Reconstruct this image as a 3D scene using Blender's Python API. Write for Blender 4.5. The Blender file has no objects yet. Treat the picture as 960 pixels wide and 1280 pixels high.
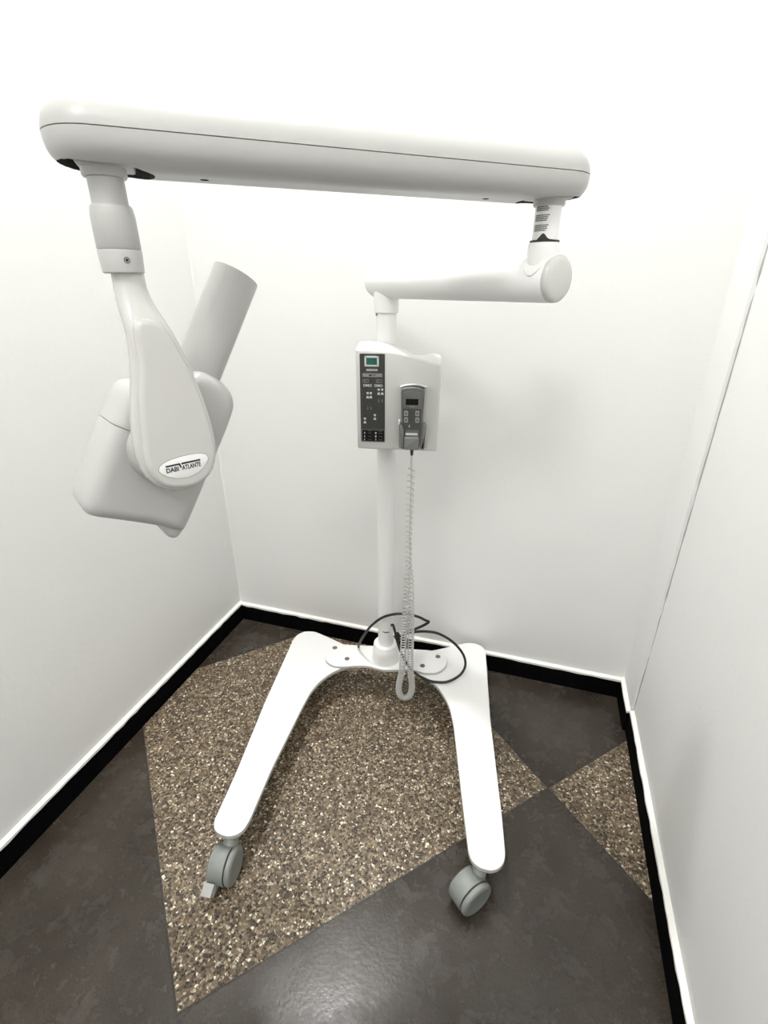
import bpy, bmesh, math, random
from mathutils import Vector, Matrix
random.seed(4)
PI = math.pi
S = bpy.context.scene
COL = S.collection

# ------------------------------------------------------------------ materials
def new_mat(name):
    m = bpy.data.materials.new(name); m.use_nodes = True
    nt = m.node_tree
    return m, nt, nt.nodes['Principled BSDF']

def N(nt, typ, **kw):
    n = nt.nodes.new(typ)
    for k, v in kw.items():
        setattr(n, k, v)
    return n

def plain(name, col, rough=0.4, metal=0.0, bump=0.0, bscale=300.0, var=0.0, coat=0.0, spec=0.5):
    """procedural painted / moulded surface: base colour with faint mottling and a fine bump"""
    m, nt, b = new_mat(name)
    b.inputs['Roughness'].default_value = rough
    b.inputs['Metallic'].default_value = metal
    b.inputs['Coat Weight'].default_value = coat
    b.inputs['Specular IOR Level'].default_value = spec
    tc = N(nt, 'ShaderNodeTexCoord')
    no = N(nt, 'ShaderNodeTexNoise'); no.inputs['Scale'].default_value = 9.0; no.inputs['Detail'].default_value = 4
    nt.links.new(tc.outputs['Object'], no.inputs['Vector'])
    mx = N(nt, 'ShaderNodeMix', data_type='RGBA')
    d = tuple(c * (1 - var) for c in col)
    mx.inputs[6].default_value = (*d, 1); mx.inputs[7].default_value = (*col, 1)
    nt.links.new(no.outputs['Fac'], mx.inputs[0])
    nt.links.new(mx.outputs[2], b.inputs['Base Color'])
    if bump:
        n2 = N(nt, 'ShaderNodeTexNoise'); n2.inputs['Scale'].default_value = bscale; n2.inputs['Detail'].default_value = 3
        nt.links.new(tc.outputs['Object'], n2.inputs['Vector'])
        bp = N(nt, 'ShaderNodeBump'); bp.inputs['Strength'].default_value = bump; bp.inputs['Distance'].default_value = 0.002
        nt.links.new(n2.outputs['Fac'], bp.inputs['Height'])
        nt.links.new(bp.outputs['Normal'], b.inputs['Normal'])
    return m

WALL = plain('wall_paint', (0.81, 0.81, 0.795), 0.55, bump=0.25, bscale=60, var=0.03)
CEIL = plain('ceiling_paint', (0.85, 0.85, 0.83), 0.8, var=0.02)
FILL = plain('plaster_filler', (0.86, 0.85, 0.81), 0.7, bump=0.5, bscale=90, var=0.05)
CRACK = plain('caulk_line', (0.45, 0.45, 0.44), 0.8, bump=0.6, bscale=120, var=0.4)
BASEB = plain('black_skirting', (0.004, 0.004, 0.0045), 0.8, var=0.3, bump=0.2, spec=0.02)
WHITE = plain('white_enamel', (0.82, 0.818, 0.805), 0.30, var=0.02, bump=0.06, bscale=500)
SHELL = plain('white_moulded_plastic', (0.45, 0.45, 0.438), 0.34, var=0.03, bump=0.08, bscale=700)
GLOSS = plain('glossy_white_plastic', (0.57, 0.565, 0.547), 0.15, var=0.03)
BOX = plain('control_box_plastic', (0.60, 0.60, 0.58), 0.4, var=0.03, bump=0.08, bscale=700)
EDGE = plain('cut_plate_edge', (0.50, 0.50, 0.48), 0.5, var=0.1)
SEAM = plain('seam_gap', (0.22, 0.22, 0.21), 0.7, var=0.2)
DARKIN = plain('recess_shade_and_relief_dark', (0.045, 0.045, 0.045), 0.6, var=0.4, bump=0.5, bscale=250)  # shade of the arm openings put into colour; also the dark strain relief
CASTER = plain('grey_nylon', (0.245, 0.26, 0.245), 0.45, var=0.12, bump=0.15, bscale=500)
LEVER = plain('pale_grey_nylon', (0.42, 0.43, 0.41), 0.45, var=0.08)
RUBBER = plain('black_rubber', (0.012, 0.012, 0.012), 0.45, var=0.3)
STEEL = plain('screw_steel', (0.17, 0.17, 0.165), 0.45, 0.3, var=0.3)
PANEL = plain('charcoal_panel', (0.050, 0.051, 0.048), 0.5, var=0.15, spec=0.3)
KEYS = plain('black_keypad', (0.005, 0.005, 0.005), 0.5, var=0.2, spec=0.2)
PRINTW = plain('white_print', (0.62, 0.62, 0.60), 0.6, var=0.03)
PRINTG = plain('grey_print', (0.25, 0.25, 0.24), 0.6, var=0.1)
PRINTF = plain('faint_print', (0.12, 0.12, 0.115), 0.6, var=0.1)
INK = plain('navy_ink', (0.008, 0.012, 0.03), 0.5, var=0.2)
INKG = plain('grey_ink', (0.13, 0.13, 0.125), 0.6, var=0.2)
PLATEW = plain('name_plate_white', (0.83, 0.83, 0.82), 0.4, var=0.02)
HAND = plain('handset_grey', (0.125, 0.127, 0.122), 0.4, var=0.08, bump=0.1, bscale=600)
HANDL = plain('handset_light_grey', (0.20, 0.202, 0.194), 0.45, var=0.08, bump=0.1, bscale=600)
HANDD = plain('handset_keypad_grey', (0.060, 0.061, 0.058), 0.45, var=0.1)
BUTTON = plain('button_grey', (0.30, 0.30, 0.29), 0.4, var=0.05)
LCD = plain('dark_display', (0.002, 0.002, 0.002), 0.5, var=0.2, spec=0.2)
CORD = plain('white_cord', (0.52, 0.515, 0.495), 0.4, var=0.05)
LAMPM = plain('lamp_housing', (0.8, 0.8, 0.8), 0.5)
GLASSG = plain('green_switch_plastic', (0.010, 0.14, 0.105), 0.2, var=0.55)

def floor_material():
    """45 degree checker of terrazzo and dark polished cement, thin joint lines between"""
    m, nt, b = new_mat('terrazzo_and_cement')
    L = nt.links.new
    geo = N(nt, 'ShaderNodeNewGeometry')
    mp = N(nt, 'ShaderNodeMapping', vector_type='TEXTURE')
    mp.inputs['Location'].default_value = (0.179, 1.115, 0)
    mp.inputs['Rotation'].default_value = (0, 0, math.radians(46.1))
    mp.inputs['Scale'].default_value = (1.076, 1.060, 1.0)
    L(geo.outputs['Position'], mp.inputs['Vector'])
    sx = N(nt, 'ShaderNodeSeparateXYZ'); L(mp.outputs['Vector'], sx.inputs[0])
    def M(op, a, bb=None, c=None):
        n = N(nt, 'ShaderNodeMath', operation=op)
        for i, v in enumerate((a, bb, c)):
            if v is None: continue
            if isinstance(v, (int, float)): n.inputs[i].default_value = v
            else: L(v, n.inputs[i])
        return n.outputs[0]
    fx, fy = M('FLOOR', sx.outputs[0]), M('FLOOR', sx.outputs[1])
    par = M('MULTIPLY', M('FLOORED_MODULO', M('ADD', fx, fy), 2.0), M('GREATER_THAN', fx, -1.5))   # the terrazzo stops at the front row
    def edge(o):
        fr = M('FRACT', o); return M('MINIMUM', fr, M('SUBTRACT', 1.0, fr))
    ed = M('MINIMUM', edge(sx.outputs[0]), edge(sx.outputs[1]))
    joint = M('LESS_THAN', ed, 0.0022)
    # terrazzo
    v = N(nt, 'ShaderNodeTexVoronoi'); v.inputs['Scale'].default_value = 165; v.inputs['Randomness'].default_value = 1
    nz = N(nt, 'ShaderNodeTexNoise'); nz.inputs['Scale'].default_value = 90; nz.inputs['Detail'].default_value = 2
    L(geo.outputs['Position'], nz.inputs['Vector'])
    va = N(nt, 'ShaderNodeVectorMath', operation='MULTIPLY_ADD')
    L(nz.outputs['Color'], va.inputs[0]); va.inputs[1].default_value = (0.010,) * 3; L(geo.outputs['Position'], va.inputs[2])
    L(va.outputs[0], v.inputs['Vector'])
    sc = N(nt, 'ShaderNodeSeparateColor'); L(v.outputs['Color'], sc.inputs[0])
    cr = N(nt, 'ShaderNodeValToRGB'); cr.color_ramp.interpolation = 'CONSTANT'
    stops = [(0, (0.012, 0.009, 0.006)), (0.25, (0.050, 0.037, 0.024)), (0.38, (0.16, 0.122, 0.078)), (0.58, (0.27, 0.215, 0.145)),
             (0.76, (0.125, 0.084, 0.046)), (0.86, (0.42, 0.355, 0.26)), (0.95, (0.70, 0.63, 0.51))]
    e = cr.color_ramp.elements
    e[0].position = 0; e[0].color = (*stops[0][1], 1)
    e[1].position = stops[1][0]; e[1].color = (*stops[1][1], 1)
    for p, c in stops[2:]:
        q = e.new(p); q.color = (*c, 1)
    L(sc.outputs[0], cr.inputs[0])
    gn = N(nt, 'ShaderNodeVectorMath', operation='SCALE'); L(cr.outputs[0], gn.inputs[0]); gn.inputs['Scale'].default_value = 1.12
    v2 = N(nt, 'ShaderNodeTexVoronoi', feature='DISTANCE_TO_EDGE'); v2.inputs['Scale'].default_value = 165
    L(va.outputs[0], v2.inputs['Vector'])
    mr = N(nt, 'ShaderNodeMapRange'); mr.inputs['From Min'].default_value = 0.02; mr.inputs['From Max'].default_value = 0.16
    L(v2.outputs['Distance'], mr.inputs['Value'])
    mt = N(nt, 'ShaderNodeMix', data_type='RGBA'); mt.inputs[6].default_value = (0.115, 0.086, 0.055, 1)
    L(mr.outputs[0], mt.inputs[0]); L(gn.outputs[0], mt.inputs[7])
    # dark cement
    n1 = N(nt, 'ShaderNodeTexNoise'); n1.inputs['Scale'].default_value = 4.2; n1.inputs['Detail'].default_value = 7; n1.inputs['Roughness'].default_value = 0.62
    L(geo.outputs['Position'], n1.inputs['Vector'])
    c1 = N(nt, 'ShaderNodeValToRGB'); e = c1.color_ramp.elements
    e[0].position = 0.3; e[0].color = (0.026, 0.020, 0.015, 1); e[1].position = 0.72; e[1].color = (0.056, 0.046, 0.036, 1)
    L(n1.outputs['Fac'], c1.inputs[0])
    n3 = N(nt, 'ShaderNodeTexNoise'); n3.inputs['Scale'].default_value = 190; n3.inputs['Detail'].default_value = 2
    L(geo.outputs['Position'], n3.inputs['Vector'])
    c3 = N(nt, 'ShaderNodeMapRange'); c3.inputs['From Min'].default_value = 0.3; c3.inputs['From Max'].default_value = 0.7
    c3.inputs['To Min'].default_value = 0.70; c3.inputs['To Max'].default_value = 1.3
    L(n3.outputs['Fac'], c3.inputs['Value'])
    vs = N(nt, 'ShaderNodeVectorMath', operation='SCALE'); L(c1.outputs[0], vs.inputs[0]); L(c3.outputs[0], vs.inputs['Scale'])
    # pale paint flecks and scrapes worn into the cement
    v5 = N(nt, 'ShaderNodeTexVoronoi'); v5.inputs['Scale'].default_value = 14; L(geo.outputs['Position'], v5.inputs['Vector'])
    s5 = N(nt, 'ShaderNodeSeparateColor'); L(v5.outputs['Color'], s5.inputs[0])
    fl = M('MULTIPLY', M('LESS_THAN', v5.outputs['Distance'], 0.022), M('GREATER_THAN', s5.outputs[1], 0.62))
    mf = N(nt, 'ShaderNodeMix', data_type='RGBA'); mf.inputs[7].default_value = (0.40, 0.37, 0.33, 1)
    L(fl, mf.inputs[0]); L(vs.outputs[0], mf.inputs[6])
    n4 = N(nt, 'ShaderNodeTexNoise'); n4.inputs['Scale'].default_value = 16; n4.inputs['Detail'].default_value = 5; n4.inputs['Distortion'].default_value = 0.3; n4.inputs['Roughness'].default_value = 0.7
    L(geo.outputs['Position'], n4.inputs['Vector'])
    sm = N(nt, 'ShaderNodeMapRange'); sm.inputs['From Min'].default_value = 0.55; sm.inputs['From Max'].default_value = 0.80; sm.inputs['To Max'].default_value = 0.35
    L(n4.outputs['Fac'], sm.inputs['Value'])
    ms = N(nt, 'ShaderNodeMix', data_type='RGBA'); ms.inputs[7].default_value = (0.12, 0.11, 0.098, 1)
    L(sm.outputs[0], ms.inputs[0]); L(mf.outputs[2], ms.inputs[6])
    # checker: parity of the cell
    mc = N(nt, 'ShaderNodeMix', data_type='RGBA'); L(par, mc.inputs[0])
    L(ms.outputs[2], mc.inputs[6]); L(mt.outputs[2], mc.inputs[7])
    mj = N(nt, 'ShaderNodeMix', data_type='RGBA'); L(joint, mj.inputs[0]); L(mc.outputs[2], mj.inputs[6]); mj.inputs[7].default_value = (0.03, 0.026, 0.021, 1)
    L(mj.outputs[2], b.inputs['Base Color'])
    rr = N(nt, 'ShaderNodeMapRange'); rr.inputs['From Min'].default_value = 0.3; rr.inputs['From Max'].default_value = 0.7
    rr.inputs['To Min'].default_value = 0.14; rr.inputs['To Max'].default_value = 0.36
    L(n4.outputs['Fac'], rr.inputs['Value'])
    rt = M('ADD', rr.outputs[0], M('MULTIPLY', par, 0.22))
    L(rt, b.inputs['Roughness']); b.inputs['Specular IOR Level'].default_value = 0.4
    n6 = N(nt, 'ShaderNodeTexNoise'); n6.inputs['Scale'].default_value = 110; n6.inputs['Detail'].default_value = 6
    L(geo.outputs['Position'], n6.inputs['Vector'])
    bp = N(nt, 'ShaderNodeBump'); bp.inputs['Strength'].default_value = 0.15; bp.inputs['Distance'].default_value = 0.002
    L(n6.outputs['Fac'], bp.inputs['Height']); L(bp.outputs['Normal'], b.inputs['Normal'])
    return m
FLOORM = floor_material()

# ------------------------------------------------------------------ object helpers
WL = {}                                   # world location of every created object (nothing below is rotated or scaled)
def link(o, parent, loc):
    COL.objects.link(o)
    WL[o.name] = Vector(loc)
    if parent is not None:
        o.parent = parent
        o.location = Vector(loc) - WL[parent.name]
    else:
        o.location = Vector(loc)
    return o

def empty(name, loc, **props):
    o = bpy.data.objects.new(name, None); o.empty_display_size = 0.05
    link(o, None, loc)
    for k, v in props.items(): o[k] = v
    return o

def obj(name, bm, mats, parent=None, smooth=40, **props):
    """bm holds world coordinates; its origin is moved to the middle of its box"""
    if not isinstance(mats, (list, tuple)): mats = [mats]
    xs = [v.co for v in bm.verts]
    lo = Vector((min(c[i] for c in xs) for i in range(3))); hi = Vector((max(c[i] for c in xs) for i in range(3)))
    c = (lo + hi) / 2
    bmesh.ops.translate(bm, vec=-c, verts=bm.verts)
    me = bpy.data.meshes.new(name)
    if smooth:
        lim = math.radians(smooth)
        for f in bm.faces: f.smooth = True
        for e in bm.edges:
            e.smooth = not (len(e.link_faces) == 2 and e.calc_face_angle(0) > lim)
    bm.to_mesh(me); bm.free()
    for m in mats: me.materials.append(m)
    o = bpy.data.objects.new(name, me)
    link(o, parent, c)
    for k, v in props.items(): o[k] = v
    return o

def fixn(bm):
    bmesh.ops.recalc_face_normals(bm, faces=bm.faces); return bm

def rings(loops, cap=True, closed=True, mat=None):
    """skin a list of equally long point loops"""
    bm = bmesh.new()
    vs = [[bm.verts.new(p) for p in l] for l in loops]
    n = len(loops[0])
    for a, b in zip(vs, vs[1:]):
        for i in range(n):
            j = (i + 1) % n
            bm.faces.new((a[i], a[j], b[j], b[i]))
    if cap:
        bm.faces.new(vs[0][::-1]); bm.faces.new(vs[-1])
    return fixn(bm)

def frame(d):
    d = Vector(d).normalized()
    a = Vector((0, 0, 1)) if abs(d.z) < 0.9 else Vector((1, 0, 0))
    x = d.cross(a).normalized(); y = d.cross(x).normalized()
    return d, x, y

def lathe(origin, axis, prof, seg=40, cap=True):
    """prof: list of (distance along axis, radius)"""
    d, x, y = frame(axis); o = Vector(origin)
    loops = []
    for t, r in prof:
        loops.append([o + d * t + (x * math.cos(2 * PI * k / seg) + y * math.sin(2 * PI * k / seg)) * max(r, 1e-5) for k in range(seg)])
    return rings(loops, cap)

def join(*bms):
    out = bmesh.new()
    for b in bms:
        me = bpy.data.meshes.new('t'); b.to_mesh(me); out.from_mesh(me); bpy.data.meshes.remove(me); b.free()
    return out

def box(o, ex, ey, ez, x0, x1, y0, y1, z0, z1, bev=0.0, seg=2):
    bm = bmesh.new()
    o, ex, ey, ez = map(Vector, (o, ex, ey, ez))
    vs = [bm.verts.new(o + ex * x + ey * y + ez * z) for x in (x0, x1) for y in (y0, y1) for z in (z0, z1)]
    for f in ((0, 1, 3, 2), (4, 6, 7, 5), (0, 4, 5, 1), (2, 3, 7, 6), (0, 2, 6, 4), (1, 5, 7, 3)):
        bm.faces.new([vs[i] for i in f])
    fixn(bm)
    if bev: bmesh.ops.bevel(bm, geom=bm.edges[:] , offset=bev, segments=seg, profile=0.5, affect='EDGES')
    return bm

def aabox(x0, x1, y0, y1, z0, z1, bev=0.0):
    return box((0, 0, 0), (1, 0, 0), (0, 1, 0), (0, 0, 1), x0, x1, y0, y1, z0, z1, bev)

def catmull(pts, n, closed=False):
    P = [Vector(p) for p in pts]; out = []
    m = len(P); segs = m if closed else m - 1
    for i in range(segs):
        if closed: a, b, c, d = P[(i - 1) % m], P[i], P[(i + 1) % m], P[(i + 2) % m]
        else: a, b, c, d = P[max(i - 1, 0)], P[i], P[i + 1], P[min(i + 2, m - 1)]
        for k in range(n):
            t = k / n
            out.append(0.5 * ((2 * b) + (c - a) * t + (2 * a - 5 * b + 4 * c - d) * t * t + (3 * b - a - 3 * c + d) * t ** 3))
    if not closed: out.append(P[-1])
    return out

def sweep(pts, r, seg=8):
    """round tube along a polyline; r constant or one radius per point"""
    P = [Vector(p) for p in pts]
    rr = r if isinstance(r, (list, tuple)) else [r] * len(P)
    T = [(P[min(i + 1, len(P) - 1)] - P[max(i - 1, 0)]).normalized() for i in range(len(P))]
    d, x, y = frame(T[0]); loops = []
    for i, p in enumerate(P):
        x = (x - T[i] * x.dot(T[i])).normalized(); y = T[i].cross(x)
        loops.append([p + (x * math.cos(2 * PI * k / seg) + y * math.sin(2 * PI * k / seg)) * rr[i] for k in range(seg)])
    return rings(loops)

def inset_loop(P, d):
    """move every point of a closed counter-clockwise 2d outline inwards by d"""
    n = len(P); out = []
    for i in range(n):
        a, b, c = Vector(P[i - 1]), Vector(P[i]), Vector(P[(i + 1) % n])
        t1 = (b - a).normalized(); t2 = (c - b).normalized()
        n1 = Vector((-t1.y, t1.x)); n2 = Vector((-t2.y, t2.x))
        m = (n1 + n2)
        if m.length < 1e-6: m = n1
        m.normalize()
        k = 1 / max(0.5, m.dot(n1))
        out.append(b + m * d * k)
    return out

def area2(P):
    return sum(P[i - 1][0] * P[i][1] - P[i][0] * P[i - 1][1] for i in range(len(P))) / 2

def resample(P, n):
    """even arc-length resampling of a closed 2d polyline"""
    P = [Vector(p) for p in P]; m = len(P)
    L = [0]
    for i in range(m): L.append(L[-1] + (P[(i + 1) % m] - P[i]).length)
    out = []; j = 0
    for k in range(n):
        s = L[-1] * k / n
        while L[j + 1] < s: j += 1
        t = (s - L[j]) / max(1e-9, L[j + 1] - L[j])
        out.append(P[j].lerp(P[(j + 1) % m], t))
    return out

def smooth_outline(P, n=8, count=120):
    P = [Vector((*p, 0)) for p in P]
    return resample([(v.x, v.y) for v in catmull(P, n, True)], count)

def slab(P, to3, w0, w1, r0, r1, seg=5):
    """solid from outline P (2d), thickness w0..w1, edges rounded by r0 / r1"""
    if area2(P) < 0: P = P[::-1]
    loops = []
    def lv(w, d): loops.append([to3(q.x, q.y, w) for q in inset_loop(P, d)] if d else [to3(p[0], p[1], w) for p in P])
    if r0 > 0:
        for k in range(seg + 1):
            a = PI / 2 * k / seg
            lv(w0 + r0 * (1 - math.sin(a)), r0 * (1 - math.cos(a)))
    else: lv(w0, 0)
    if r1 > 0:
        for k in range(seg + 1):
            a = PI / 2 * k / seg
            lv(w1 - r1 * (1 - math.cos(a)), r1 * (1 - math.sin(a)))
        loops2 = loops
    else: lv(w1, 0)
    if r0 > 0:                            # order the first rounding from the inset rim outwards
        k = seg + 1
        head = []
        for q in range(seg + 1):
            a = PI / 2 * q / seg
            d = r0 * (1 - math.sin(a)); w = w0 + r0 * (1 - math.cos(a))
            head.append([to3(p.x, p.y, w) for p in inset_loop(P, d)])
        loops = head + loops[k:]
    if r1 > 0:
        k = len(loops) - (seg + 1)
        tail = []
        for q in range(seg + 1):
            a = PI / 2 * q / seg
            d = r1 * (1 - math.cos(a)); w = w1 - r1 * (1 - math.sin(a))
            tail.append([to3(p.x, p.y, w) for p in inset_loop(P, d)])
        loops = loops[:k] + tail
    return rings(loops)

def text_bm(body, size, to3, u, v, w, align='CENTER', width=None, depth=0.0003, shear=0.0):
    """raised lettering as mesh: to3(u, v, w) maps the sign plane into the room"""
    cu = bpy.data.curves.new('t', 'FONT'); cu.body = body; cu.size = size; cu.align_x = align; cu.align_y = 'CENTER'
    cu.resolution_u = 3; cu.extrude = depth; cu.shear = shear; cu.offset = size * 0.022
    o = bpy.data.objects.new('t', cu); COL.objects.link(o)
    bpy.context.view_layer.update()
    me = bpy.data.meshes.new_from_object(o.evaluated_get(bpy.context.evaluated_depsgraph_get()))
    bpy.data.objects.remove(o); bpy.data.curves.remove(cu)
    bm = bmesh.new(); bm.from_mesh(me); bpy.data.meshes.remove(me)
    xs = [q.co.x for q in bm.verts]; k = width / (max(xs) - min(xs)) if width else 1
    mid = (max(xs) + min(xs)) / 2
    for q in bm.verts:
        q.co = to3(u + (q.co.x - mid) * k, v + q.co.y, w + q.co.z)
    return fixn(bm)

def boolean(o, cutters):
    """subtract temporary solids from o and keep only the finished mesh"""
    temps = []
    for c in cutters:
        me = bpy.data.meshes.new('t'); c.to_mesh(me); c.free()
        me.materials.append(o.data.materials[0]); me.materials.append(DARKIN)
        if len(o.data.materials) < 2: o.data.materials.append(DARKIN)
        for p in me.polygons: p.material_index = 1  # cut faces get the painted recess shade
        t = bpy.data.objects.new('t', me); COL.objects.link(t); temps.append(t)
        m = o.modifiers.new('b', 'BOOLEAN'); m.operation = 'DIFFERENCE'; m.object = t; m.solver = 'EXACT'
    bpy.context.view_layer.update()
    dg = bpy.context.evaluated_depsgraph_get()
    me = bpy.data.meshes.new_from_object(o.evaluated_get(dg), depsgraph=dg)
    o.modifiers.clear()
    old = o.data; nm = old.name; o.data = me; bpy.data.meshes.remove(old); me.name = nm
    for t in temps:
        m = t.data; bpy.data.objects.remove(t); bpy.data.meshes.remove(m)

# ------------------------------------------------------------------ the room
X0, X1, Y0, Y1, ZC = -1.19, 0.443, -2.1, 1.585, 3.8
obj('floor', aabox(X0 - .1, X1 + .1, Y0 - .1, Y1 + .1, -0.1, 0), FLOORM, smooth=0, kind='structure')
obj('ceiling', aabox(X0 - .1, X1 + .1, Y0 - .1, Y1 + .1, ZC, ZC + .1), CEIL, smooth=0, kind='structure')
obj('wall_left', aabox(X0 - .1, X0, Y0 - .1, Y1 + .1, 0, ZC), WALL, smooth=0, kind='structure')
obj('wall_right', aabox(X1, X1 + .1, Y0 - .1, Y1 + .1, 0, ZC), WALL, smooth=0, kind='structure')
obj('wall_back', aabox(X0, X1, Y1, Y1 + .1, 0, ZC), WALL, smooth=0, kind='structure')
obj('wall_front', aabox(X0, X1, Y0 - .1, Y0, 0, ZC), WALL, smooth=0, kind='structure')
BH, BT = 0.083, 0.011
SX, SY = X1 - 0.010, 1.425                       # corner strip on the right wall
obj('trim_corner', aabox(SX, X1, SY, Y1, BH + .006, ZC), WALL, smooth=0, kind='structure')
def wavy(p0, p1, w, rnd, z0=None, z1=None):
    """thin uneven filler strip on a vertical line"""
    return sweep([(p0[0] + rnd() * .2 * w, p0[1] + rnd() * w, z0 + (z1 - z0) * i / 60) for i in range(61)],
                 [max(.0008, w * (1 + .6 * rnd())) for i in range(61)], 6)
rn = lambda: random.uniform(-1, 1)
obj('trim_caulk', wavy((X1, SY - .0005), None, .0022, rn, BH + .012, 2.1), CRACK, kind='structure')
obj('trim_filler_left', wavy((X0, Y1), None, .0026, rn, BH + .02, ZC - .02), FILL, kind='structure')

def base_run(name, p0, p1, inn, h):
    """skirting: black face with an uneven pale filler ledge along its top edge"""
    p0, p1 = Vector((*p0, 0)), Vector((*p1, 0)); inn = Vector((*inn, 0)); d = (p1 - p0); L = d.length; d.normalize()
    b = box(p0, d, inn, (0, 0, 1), 0, L, 0, BT, 0, h, 0.001, 1)
    obj('baseboard_' + name, b, BASEB, kind='structure')
    n = max(4, int(L / .03)); lo = []; c = lambda: random.uniform(-.0022, .0022)
    for i in range(n + 1):
        q = p0 + d * (L * i / n); t = BT + .0015 + c() * .5; zb = h - .003 + c(); zt = h + .006
        lo.append([q + Vector((0, 0, zb)), q + inn * t + Vector((0, 0, zb)), q + inn * t + Vector((0, 0, zt - .001)), q + Vector((0, 0, zt + .004))])
    obj('trim_' + name, rings(lo), FILL, smooth=30, kind='structure')
base_run('left', (X0, Y0), (X0, Y1), (1, 0), BH)
base_run('back', (X0 + BT, Y1), (SX - BT, Y1), (0, -1), BH - .004)
base_run('corner', (SX, SY - .005), (SX, Y1), (-1, 0), BH)
base_run('right', (X1, Y0), (X1, SY - .005), (-1, 0), BH + .004)
# small plaster chips low on the left corner
obj('trim_plaster_chip', box((X0 + .001, Y1 - .05, .40), (0, 1, 0), (1, 0, 0), (0, 0, 1), -.003, .003, -.001, .002, -.016, .016, .0008, 1), FILL, kind='structure')

# ------------------------------------------------------------------ ceiling lamp out of the frame, and an added fill lamp
LX, LY = -0.78, 1.28
def ceiling_or_fill_lamp(x, y, r, watt, label):
    lamp = empty('ceiling_or_added_fill_light', (x, y, ZC), label=label, category='lamp', group='flush ceiling light and added fill light')
    obj('housing', lathe((x, y, ZC - .05), (0, 0, 1), [(.0, r + .015), (0, r + .023), (.05, r + .025)], 48), LAMPM, lamp)
    ld = bpy.data.lights.new('lamp_disc', 'AREA'); ld.shape = 'DISK'; ld.size = 2 * r; ld.energy = watt; ld.color = (1, 0.995, 0.985)
    o = bpy.data.objects.new('lamp_disc', ld); COL.objects.link(o); o.parent = lamp; o.location = (0, 0, -.054)
ceiling_or_fill_lamp(LX, LY, .08, 44, 'round white flush ceiling light above the stand')
ceiling_or_fill_lamp(-0.40, -1.25, .40, 46, 'larger round white fill light added behind the viewer, unseen')  # soft fill added to even out the walls, not a known lamp

# ------------------------------------------------------------------ the x-ray stand
PX, PY = -0.422, 1.364
PH = math.radians(10.7)
U = Vector((math.cos(PH), math.sin(PH), 0)); V = Vector((-math.sin(PH), math.cos(PH), 0)); Z = Vector((0, 0, 1))
P0 = Vector((PX, PY, 0))
root = empty('mobile_xray_unit', (PX, PY, 0),
             label='white mobile dental x-ray unit on a wheeled stand with a folding arm and tube head', category='x-ray machine')
ZB = 0.135
flat = lambda x, y, w: Vector((x, y, w))
def corner_round(P, r, k=4):
    """cut each sharp corner of an outline with a small arc"""
    out = []; n = len(P)
    for i in range(n):
        a, b, c = Vector(P[i - 1]), Vector(P[i]), Vector(P[(i + 1) % n])
        l1, l2 = (a - b).length, (c - b).length; q = min(r, l1 * .45, l2 * .45)
        s, e = b + (a - b).normalized() * q, b + (c - b).normalized() * q
        for j in range(k + 1):
            t = j / k; out.append((1 - t) ** 2 * s + 2 * t * (1 - t) * b + t * t * e)
    return out
LEG_L = [(-0.804, 1.352), (-0.807, 1.378), (-0.802, 1.403), (-0.785, 1.426), (-0.747, 1.437), (-0.708, 1.428), (-0.634, 1.408), (-0.560, 1.385), (-0.535, 1.295),
         (-0.567, 1.270), (-0.594, 1.234), (-0.614, 1.183), (-0.621, 1.133), (-0.619, 1.07), (-0.602, 0.833), (-0.582, 0.68), (-0.583, 0.654), (-0.592, 0.638),
         (-0.610, 0.626), (-0.639, 0.625), (-0.659, 0.633), (-0.670, 0.650), (-0.694, 0.79), (-0.747, 1.038)]
LEG_R = [(-0.068, 1.506), (-0.075, 1.534), (-0.088, 1.550), (-0.113, 1.559), (-0.143, 1.554), (-0.177, 1.532), (-0.213, 1.505), (-0.254, 1.476), (-0.335, 1.426),
         (-0.305, 1.332), (-0.274, 1.325), (-0.244, 1.315), (-0.207, 1.289), (-0.170, 1.240), (-0.150, 1.205), (-0.127, 1.143), (-0.054, 0.877), (-0.024, 0.772),
         (-0.014, 0.754), (0.006, 0.744), (0.034, 0.745), (0.053, 0.757), (0.063, 0.776), (0.063, 0.797), (0.047, 0.888), (-0.017, 1.198)]
BRIDGE = [(-0.640, 1.335), (-0.639, 1.303), (-0.625, 1.280), (-0.593, 1.267), (-0.557, 1.272), (-0.514, 1.290), (-0.471, 1.302), (-0.440, 1.301), (-0.408, 1.302),
          (-0.369, 1.314), (-0.335, 1.327), (-0.297, 1.331), (-0.262, 1.331), (-0.224, 1.346), (-0.202, 1.380), (-0.200, 1.414), (-0.212, 1.440), (-0.242, 1.454),
          (-0.281, 1.452), (-0.338, 1.440), (-0.383, 1.430), (-0.476, 1.415), (-0.521, 1.404), (-0.567, 1.393), (-0.612, 1.383), (-0.632, 1.362)]
def plate(name, P, z0, z1, bm_smooth=False):
    P = smooth_outline(P, 8, 150) if bm_smooth else corner_round(P, .02)
    b = slab(P, flat, z0, z1, 0, .003, 3)
    for f in b.faces:
        f.material_index = 1 if abs(f.normal.z) < .3 else 0
    return obj(name, b, [WHITE, EDGE], root, smooth=50)
plate('base_leg', LEG_L, ZB - .013, ZB)
plate('base_leg', LEG_R, ZB - .013, ZB)
bridge = plate('base_plate', BRIDGE, ZB + .0002, ZB + .011, True)
for x, y in ((-.624, 1.357), (-.557, 1.314), (-.237, 1.427), (-.281, 1.362)):
    b = lathe((x, y, ZB + .0105), (0, 0, 1), [(0, .0095), (.0012, .0092), (.0020, .0075), (.0016, .0042), (.0010, .0030)], 20)
    obj('bolt', b, STEEL, bridge)

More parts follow.
